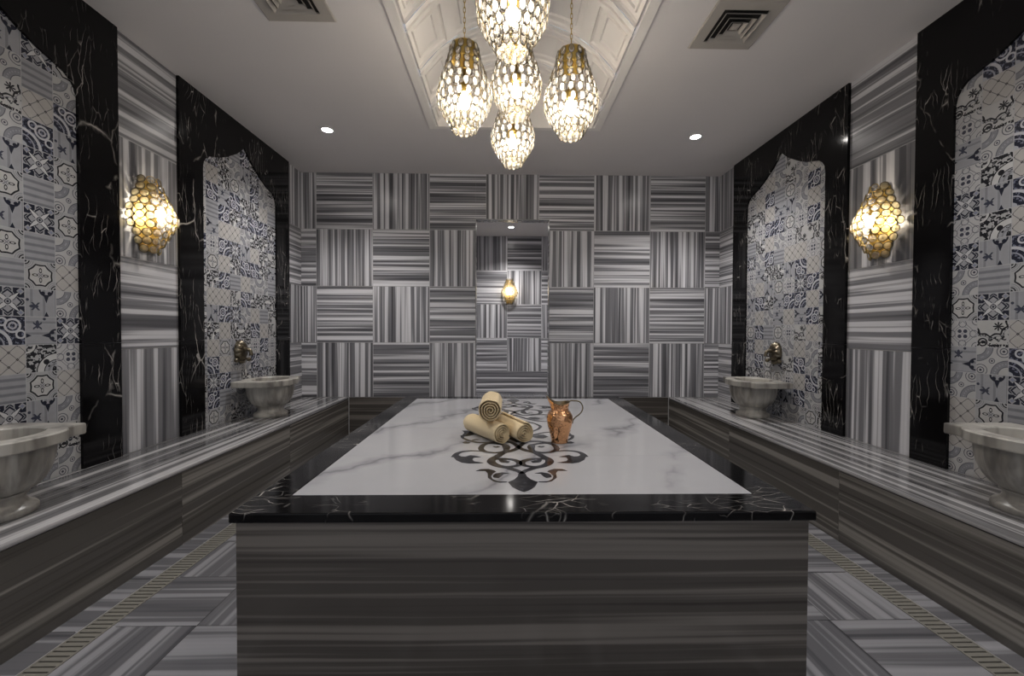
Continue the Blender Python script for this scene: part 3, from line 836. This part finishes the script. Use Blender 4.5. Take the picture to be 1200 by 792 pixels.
# ================================================================== BASINS
def basin_meshes():
    cw = .215                                # bowl centre from the wall
    N = 120
    def outer(a):
        # u = along wall (cos), w = out from wall (sin)
        c, s = cos(a), sin(a); r = 0
        hx, hp_, hn = .278, .150, .205       # rear plate
        t = min(hx/abs(c) if abs(c) > 1e-6 else 9, (hp_ if s > 0 else hn)/abs(s) if abs(s) > 1e-6 else 9)
        e = 1/((abs(c)/.222)**2.6 + (abs(s)/.232)**2.6)**(1/2.6)
        return max(t, e)
    angs = [2*pi*k/N for k in range(N)]
    for hx, hy in ((.278, .150), (-.278, .150), (.278, -.205), (-.278, -.205)):
        angs.append(math.atan2(hy, hx) % (2*pi))
    angs = sorted(angs)
    hin = lambda a: 1/sqrt((cos(a)/.185)**2 + (sin(a)/.155)**2)
    def P(r, a, z): return (r*cos(a), r*sin(a), z)
    H, T = .357, .055
    mb = MB()
    o = [outer(a) for a in angs]
    rows = [[P(.90*hin(a), a, H - T) for a in angs], [P(r - .004, a, H - T) for r, a in zip(o, angs)], [P(r, a, H - T + .006) for r, a in zip(o, angs)], [P(r, a, H - .006) for r, a in zip(o, angs)],
            [P(r - .005, a, H) for r, a in zip(o, angs)], [P(hin(a) + .006, a, H) for a in angs], [P(hin(a), a, H - .006) for a in angs], [P(hin(a)*.985, a, H - T + .002) for a in angs]]
    mb.grid(rows, 0, True, False)
    rim = mb.mesh('rim', [M['basin']], True)
    mb = MB(); n = 160
    def flute(a): return 1 + .055*abs(sin(a*8))
    prof = [(.990, H - T), (.990, .27), (.975, .235), (.935, .195), (.86, .155), (.76, .125), (.66, .106), (.52, .096)]
    rows = []
    for f, z in prof:
        row = []
        for k in range(n):
            a = 2*pi*k/n; e = 1/sqrt((cos(a)/.216)**2 + (sin(a)/.212)**2)
            row.append(P(e*f*flute(a)*.935, a, z))
        rows.append(row)
    mb.grid(rows[::-1], 0, True, True)
    inn = [(.985, H - T + .003), (.95, .265), (.86, .215), (.68, .175), (.42, .152), (.1, .145)]
    rows = [[P(hin(2*pi*k/64)*f, 2*pi*k/64, z) for k in range(64)] for f, z in inn]
    mb.grid(rows, 0, True, True); mb.face(rows[-1])
    bowl = mb.mesh('bowl', [M['basin']])
    mb = MB()
    pp = [(.146, 0), (.149, .006), (.149, .024), (.142, .033), (.126, .040), (.116, .052), (.110, .066), (.112, .080), (.122, .088), (.122, .0985)]
    mb.lathe(pp, 48, 0, cap0=True, cap1=True)
    ped = mb.mesh('pedestal', [M['basin']])
    return rim, bowl, ped, cw
RIM, BOWL, PED, CW = basin_meshes()
def basin(label, X, sg, yy, gap=.028):
    t = thing('marble_basin', label, 'basin', (X - sg*(CW + gap), yy, BH + .0008), 'carved marble wash basins on the benches')
    t.rotation_euler.z = -pi/2 if sg < 0 else pi/2
    for nm, me in (('rim', RIM), ('bowl', BOWL), ('pedestal', PED)):
        o = bpy.data.objects.new(nm, me); COL.objects.link(o); o.parent = t
    return t
basin('carved cream marble basin on the left bench, the near one cut by the photo edge', WL, -1, 1.85)
basin('carved cream marble basin on the left bench below the far brass spout', WL, -1, 4.05)
basin('carved cream marble basin on the right bench, the near one cut by the photo edge', WR, 1, 1.84)
basin('carved cream marble basin on the right bench below the far brass spout', WR, 1, 4.03)

# ================================================================== BRASS SPOUTS
def spout(label, X, sg, yy, z):
    t = thing('brass_spout', label, 'tap', (X - sg*.007, yy, z)); t.rotation_euler.z = -pi/2 if sg < 0 else pi/2
    # local: x along wall, y out from the wall
    mb = MB(); n = 96
    rows = []
    for f, h in ((1.0, 0), (1.02, .008), (.96, .022), (.80, .040), (.58, .052), (.36, .058), (.22, .060)):
        rows.append([(.074*f*cos(2*pi*k/n)*(1 + .05*abs(cos(8*pi*k/n*1.5))*(1 if h < .055 else 0)), h + (.006*abs(cos(12*pi*k/n)) if .01 < h < .055 else 0), .095*f*sin(2*pi*k/n)*(1 + .05*abs(cos(12*pi*k/n)))) for k in range(n)])
    mb.grid(rows[::-1], 0, True); mb.face(rows[-1])
    mb.build('rosette', [M['oldbrass']], t)
    mb = MB(); mb.tube([(0, .055, .01), (0, .085, .012), (0, .105, .0), (0, .112, -.022), (0, .112, -.045)], [.022, .018, .016, .016, .019], 16); mb.build('nozzle', [M['oldbrass']], t)
    for s in (-1, 1):
        mb = MB()
        mb.tube([(s*.045, .015, -.07), (s*.066, .03, -.082), (s*.085, .034, -.088)], [.014, .012, .012], 12)
        mb.lathe([(.001, -.02), (.016, -.016), (.021, -.004), (.021, .006), (.014, .016), (.001, .019)], 16, 0, (s*.092, .035, -.088))
        mb.build('handle', [M['oldbrass']], t)
    mb = MB(); mb.tube([(-.045, .02, -.085), (-.02, .03, -.108), (.02, .03, -.108), (.045, .02, -.085)], [.012, .016, .016, .012], 12); mb.build('scroll', [M['oldbrass']], t)
    return t
spout('round cast brass water spout on the left tiled panel above the far basin', WL, -1, 3.945, 1.105)
spout('round cast brass water spout on the right tiled panel above the far basin', WR, 1, 4.03, 1.10)

# ================================================================== CRYSTAL LAMPS
def drop_mesh(name, hx, hz, mat, rimmat, rim=.0022):
    """oval glass lens (local y = outward) in a thin brass rim"""
    mb = MB(); n = 16
    prof = [(1.0, 0), (.86, .0022), (.5, .0038), (0.02, .0042)]
    for s in (1, -1):
        rows = [[(hx*f*cos(2*pi*k/n), s*h, hz*f*sin(2*pi*k/n)) for k in range(n)] for f, h in prof]
        mb.grid(rows if s < 0 else [r[::-1] for r in rows], 0, True)
    mb.tube([(hx*cos(2*pi*k/n), 0, hz*sin(2*pi*k/n)) for k in range(n)], rim, 5, 1, True)
    return mb.mesh(name, [mat, rimmat])
DROP = drop_mesh('crystal_drop', .0165, .0255, M['crystal'], M['darkwire'], .0019)
DISC = drop_mesh('glass_disc', .0255, .0265, M['amber'], M['darkwire'], .0030)

DISC_C = drop_mesh('crystal_disc', .0255, .0265, M['crystal'], M['gold'], .0022)

def bulb_mesh():
    mb = MB(); mb.lathe([(.001, -.045), (.016, -.042), (.027, -.03), (.031, -.012), (.028, .006), (.019, .022), (.014, .034), (.013, .045)], 20, 0, cap1=True)
    return mb.mesh('bulb', [M['bulb']])
BULB = bulb_mesh()
BULB_W = BULB.copy(); BULB_W.materials.clear(); BULB_W.materials.append(M['bulb_wall'])

def chain(mb, z0, z1, mi=0):
    L_ = .034; k = 0; z = z0
    while z < z1:
        top_ = min(z + L_, z1 + .004); c = (z + top_)/2; hh = (top_ - z)/2 + .002; pts = []
        for i in range(14):
            a = 2*pi*i/14
            x_, zz = .0065*cos(a), hh*sin(a)
            pts.append((x_, 0, c + zz) if k % 2 == 0 else (0, x_, c + zz))
        mb.tube(pts, .0020, 5, mi, True); z = top_ - .004; k += 1
        if top_ >= z1: break

PROF = [(0, .088), (.12, .100), (.3, .128), (.5, .158), (.6, .165), (.7, .158), (.82, .130), (.92, .100), (1.0, .078)]
def prof_r(t):
    for (t0, r0), (t1, r1_) in zip(PROF, PROF[1:]):
        if t0 <= t <= t1: return r0 + (r1_ - r0)*(t - t0)/(t1 - t0)
    return PROF[-1][1]
def place_drops(t, mats, mesh, name, rest_name, limit=100):
    origin = t.matrix_basis
    order = sorted(mats, key=lambda m: (origin @ m.translation - CAM).length)
    # the ones facing the camera first
    for m in order[:limit]:
        o = bpy.data.objects.new(name, mesh); COL.objects.link(o); o.parent = t; o.matrix_local = m
    if order[limit:]:
        bm = bmesh.new()
        for m in order[limit:]:
            tmp = mesh.copy(); tmp.transform(m); bm.from_mesh(tmp); bpy.data.meshes.remove(tmp)
        me = bpy.data.meshes.new(rest_name); bm.to_mesh(me); bm.free()
        for mm in mesh.materials: me.materials.append(mm)
        o = bpy.data.objects.new(rest_name, me); COL.objects.link(o); o.parent = t; o['kind'] = 'stuff'

def vault_z(x): return zc + sqrt(max(0, (R - RIB)**2 - (x - xc)**2))
def chandelier(label, x, yy, zb, Ht=.50):
    t = thing('crystal_pendant', label, 'chandelier', (x, yy, zb), 'crystal pendants under the vault')
    bpy.context.view_layer.update()
    mats = []; rows = 11; fs = [0, .115, .23, .345, .46, .575, .69, .785, .865, .935, 1.0]
    for i in range(rows):
        f = fs[i]; r = prof_r(f)
        z = Ht - .028 - (Ht - .052)*f
        nn = max(10, int(2*pi*r/.050))
        if i >= rows - 4: nn = int(nn*1.3)
        r2 = prof_r(min(1, f + .03)); r0 = prof_r(max(0, f - .03))
        tilt = math.atan2(r0 - r2, Ht*.06)
        for k in range(nn):
            a = 2*pi*(k + .5*(i % 2))/nn
            mats.append(Matrix.Translation((r*cos(a), r*sin(a), z)) @ Matrix.Rotation(a - pi/2, 4, 'Z') @ Matrix.Rotation(-tilt*.55, 4, 'X') @ Matrix.Rotation(random.uniform(-.12, .12), 4, 'Z'))
    place_drops(t, mats, DROP, 'crystal_drop', 'crystal_drops')
    # brass frame: hoops and ribs
    mb = MB()
    for i in range(rows):
        f = fs[i]; r = prof_r(f) - .006; z = Ht - .006 - (Ht - .052)*f
        mb.tube([(r*cos(2*pi*k/28), r*sin(2*pi*k/28), z) for k in range(28)], .0010, 4, 0, True)
    for k in range(8):
        a = 2*pi*k/8
        mb.tube([((prof_r(q/10) - .008)*cos(a), (prof_r(q/10) - .008)*sin(a), Ht - .006 - (Ht - .052)*q/10) for q in range(11)], .0009, 4)
    mb.build('frame', [M['brass']], t)
    mb = MB(); mb.lathe([(.012, Ht + .026), (.05, Ht + .018), (.078, Ht + .004), (.080, Ht - .004), (.080, Ht - .085), (.076, Ht - .085), (.076, Ht - .01), (.012, Ht + .006)], 40, cap0=True)
    mb.build('cap', [M['brass']], t)
    mb = MB(); mb.lathe([(.010, Ht - .02), (.010, .285), (.034, .275), (.042, .250), (.040, .222), (.015, .222)], 24, cap0=True, cap1=True); sk = mb.build('socket', [M['brass']], t)
    b = bpy.data.objects.new('bulb', BULB); COL.objects.link(b); b.parent = sk; b.location = (0, 0, .178)
    top_z = vault_z(x) - zb
    mb = MB(); chain(mb, Ht + .024, top_z - .012); mb.build('chain', [M['brass']], t)
    mb = MB(); mb.lathe([(.010, top_z - .016), (.045, top_z - .012), (.05, top_z - .002), (.05, top_z + .02)], 24, cap0=True); mb.build('ceiling_rose', [M['brass']], t)
    return t
chandelier('crystal pendant lamp hanging nearest the camera, cut by the photo top edge', .031, 1.87, 2.545)
chandelier('crystal pendant lamp on the left of the cluster, hanging on a brass chain', -.247, 2.50, 2.50)
chandelier('crystal pendant lamp on the right of the cluster, hanging on a brass chain', .396, 2.50, 2.475)
chandelier('crystal pendant lamp in the middle of the cluster, between left and right ones', .068, 2.66, 2.665)
chandelier('crystal pendant lamp farthest back, showing lowest of the five', .056, 3.12, 2.545)

SPROF = [(0, .070), (.25, .120), (.5, .172), (.58, .172), (.8, .118), (1, .068)]
def sprof(t):
    for (t0, r0), (t1, r1_) in zip(SPROF, SPROF[1:]):
        if t0 <= t <= t1: return r0 + (r1_ - r0)*(t - t0)/(t1 - t0)
    return SPROF[-1][1]
def sconce(label, loc, rz):
    """local: wall plane y=0, outward +y"""
    t = thing('wall_sconce', label, 'wall lamp', loc, 'glass disc wall lamps'); t.rotation_euler.z = rz
    bpy.context.view_layer.update()
    mats = []; clear = []; rows = 10; Ht = .53
    for i in range(rows):
        f = i/(rows - 1); r = sprof(f); z = Ht/2 - .026 - (Ht - .052)*f
        nn = max(3, int(round(pi*r/.0535)))
        tilt = math.atan2(sprof(max(0, f - .05)) - sprof(min(1, f + .05)), Ht*.1)
        for k in range(nn):
            a = pi*(k + (.5 if i % 2 else .28))/nn
            (clear if abs(a - pi/2) < radians(34) else mats).append(Matrix.Translation((r*cos(a), .006 + r*sin(a), z)) @ Matrix.Rotation(a - pi/2, 4, 'Z') @ Matrix.Rotation(-tilt*.6, 4, 'X'))
    place_drops(t, mats, DISC, 'glass_disc', 'glass_discs'); place_drops(t, clear, DISC_C, 'crystal_disc', 'crystal_discs')
    mb = MB()
    for i in range(rows):
        f = i/(rows - 1); r = sprof(f) - .006; z = Ht/2 - .026 - (Ht - .052)*f
        mb.tube([(r*cos(pi*k/14), .006 + r*sin(pi*k/14), z) for k in range(15)], .0018, 4)
    for k in range(7):
        a = pi*(k + .5)/7
        mb.tube([((sprof(q/9) - .008)*cos(a), .006 + (sprof(q/9) - .008)*sin(a), Ht/2 - .026 - (Ht - .052)*q/9) for q in range(10)], .0016, 4)
    mb.build('frame', [M['gold']], t)
    mb = MB()
    pts = [(-.06, Ht/2 - .02), (.06, Ht/2 - .02), (.115, .03), (.115, -.03), (.06, -Ht/2 + .02), (-.06, -Ht/2 + .02), (-.115, -.03), (-.115, .03)]
    mb.face([(x_, .008, z_) for x_, z_ in pts][::-1]); mb.face([(x_, 0, z_) for x_, z_ in pts])
    for (a0, b0), (a1, b1) in zip(pts, pts[1:] + pts[:1]): mb.face([(a0, 0, b0), (a1, 0, b1), (a1, .008, b1), (a0, .008, b0)])
    mb.build('backplate', [M['gold']], t)
    mb = MB(); mb.tube([(0, .008, -.085), (0, .075, -.09), (0, .095, -.075), (0, .095, -.045)], [.008, .008, .016, .016], 12); sk = mb.build('socket', [M['gold']], t)
    b = bpy.data.objects.new('bulb', BULB_W); COL.objects.link(b); b.parent = sk; b.location = (0, .095, -.002); b.rotation_euler = (pi, 0, 0)
    return t
sconce('golden glass disc wall lamp on the left wall between two black arches', (WL + .0035, 2.955, 2.10), -pi/2)
sconce('golden glass disc wall lamp on the right wall between two black arches', (WR - .0035, 2.915, 2.09), pi/2)
sconce('golden glass disc wall lamp far back in the corridor beyond the doorway', (.094, y2 - .0035, 2.106), pi)

# ================================================================== DOWNLIGHTS AND VENTS
def downlight(label, x, yy):
    t = thing('recessed_downlight', label, 'ceiling light', (x, yy, HC), 'recessed ceiling downlights')
    mb = MB(); mb.lathe([(.048, .0), (.058, -.001), (.062, -.004), (.056, -.008), (.047, -.006), (.045, .0)], 32); mb.build('trim_ring', [M['chrome']], t)
    mb = MB(); mb.lathe([(.0465, -.004), (.03, -.0055), (.002, -.006)], 32, cap1=True); mb.build('lens', [M['led']], t)
    return t
downlight('small lit ceiling downlight above the left bench', -1.733, 4.063)
downlight('small lit ceiling downlight above the right bench', 1.902, 4.113)
downlight('small lit ceiling downlight in the corridor beyond the doorway', .114, 7.75)

def vent(label, x, yy, h=.21):
    t = thing('ceiling_vent', label, 'air vent', (x, yy, HC), 'square ceiling air vents')
    mb = MB()
    def sq(s, z): return [(-s, -s, z), (s, -s, z), (s, s, z), (-s, s, z)]
    mb.grid([[*sq(h, 0)], [*sq(h, -.006)], [*sq(h - .006, -.010)], [*sq(h*.66, -.010)], [*sq(h*.66, -.001)]], 0, True, False)
    mb.build('frame', [M['vent']], t)
    mb = MB(); mb.face(sq(h*.66, -.0012)[::-1]); mb.build('shade_backing', [M['dark']], t)  # flat black sheet stands in for the shaded duct behind the louvres
    for s0 in (.60, .42, .26):
        mb = MB(); a, b = h*s0, h*(s0 - .085)
        mb.grid([sq(a, -.022), sq(a, -.0245), sq(b, -.007), sq(b, -.004), sq(a, -.022)], 0, True, False)
        mb.build('louvre', [M['vent']], t)
    mb = MB(); mb.grid([sq(h*.13, -.006), sq(h*.13, -.010), sq(h*.02, -.020)], 0, True, False); mb.face(sq(h*.02, -.020)[::-1]); mb.build('centre_plate', [M['vent']], t)
    return t
vent('square ceiling air vent at the photo top on the left of the vault', -1.278, 2.437)
vent('square ceiling air vent on the right of the vault, fully in view', 1.462, 2.628)

# ================================================================== LIGHTS
def spot(x, yy, z, e, ang=120, col=(1, .975, .965), r=.07):
    l = bpy.data.lights.new('downlight_beam', 'SPOT'); l.energy = e; l.spot_size = radians(ang); l.spot_blend = .8; l.color = col; l.shadow_soft_size = r
    o = bpy.data.objects.new('downlight_beam', l); COL.objects.link(o); o.location = (x, yy, z - .012); return o
for x, yy in ((-1.733, 4.063), (1.902, 4.113), (-1.733, 1.6), (1.902, 1.6), (-1.733, -.8), (1.902, -.8)):
    spot(x, yy, HC, 85 if yy > 3 else (55 if yy > 0 else 75))
spot(.114, 7.75, HC, 110); spot(-1.2, 6.5, HC, 80); spot(1.3, 6.5, HC, 80)

W = bpy.data.worlds.new('world'); SC.world = W; W.use_nodes = True
W.node_tree.nodes['Background'].inputs[0].default_value = (.78, .80, .85, 1); W.node_tree.nodes['Background'].inputs[1].default_value = .36

# ================================================================== CAMERA
F = 481.51
cam = bpy.data.cameras.new('camera'); cam.sensor_width = 36; cam.sensor_fit = 'HORIZONTAL'; cam.lens = 36*F/1200; cam.clip_start = .02
co = bpy.data.objects.new('camera', cam); COL.objects.link(co)
RM = ((0.99983964, -0.01758259, 0.00339892), (0.00309632, -0.01720873, -0.99984712), (0.0176384, 0.99969731, -0.01715152))
right, down, fwd = (Vector(r) for r in RM)
co.matrix_world = Matrix(((right.x, -down.x, -fwd.x, CAM.x), (right.y, -down.y, -fwd.y, CAM.y), (right.z, -down.z, -fwd.z, CAM.z), (0, 0, 0, 1)))
SC.camera = co
vs = SC.view_settings
vs.view_transform = 'Standard'; vs.look = 'None'; vs.gamma = 1; vs.use_curve_mapping = False; vs.exposure = 0.85
cy = SC.cycles
cy.use_denoising = True; cy.max_bounces = 10; cy.diffuse_bounces = 5; cy.glossy_bounces = 4; cy.transparent_max_bounces = 16; cy.sample_clamp_indirect = 4; cy.caustics_reflective = False; cy.caustics_refractive = False
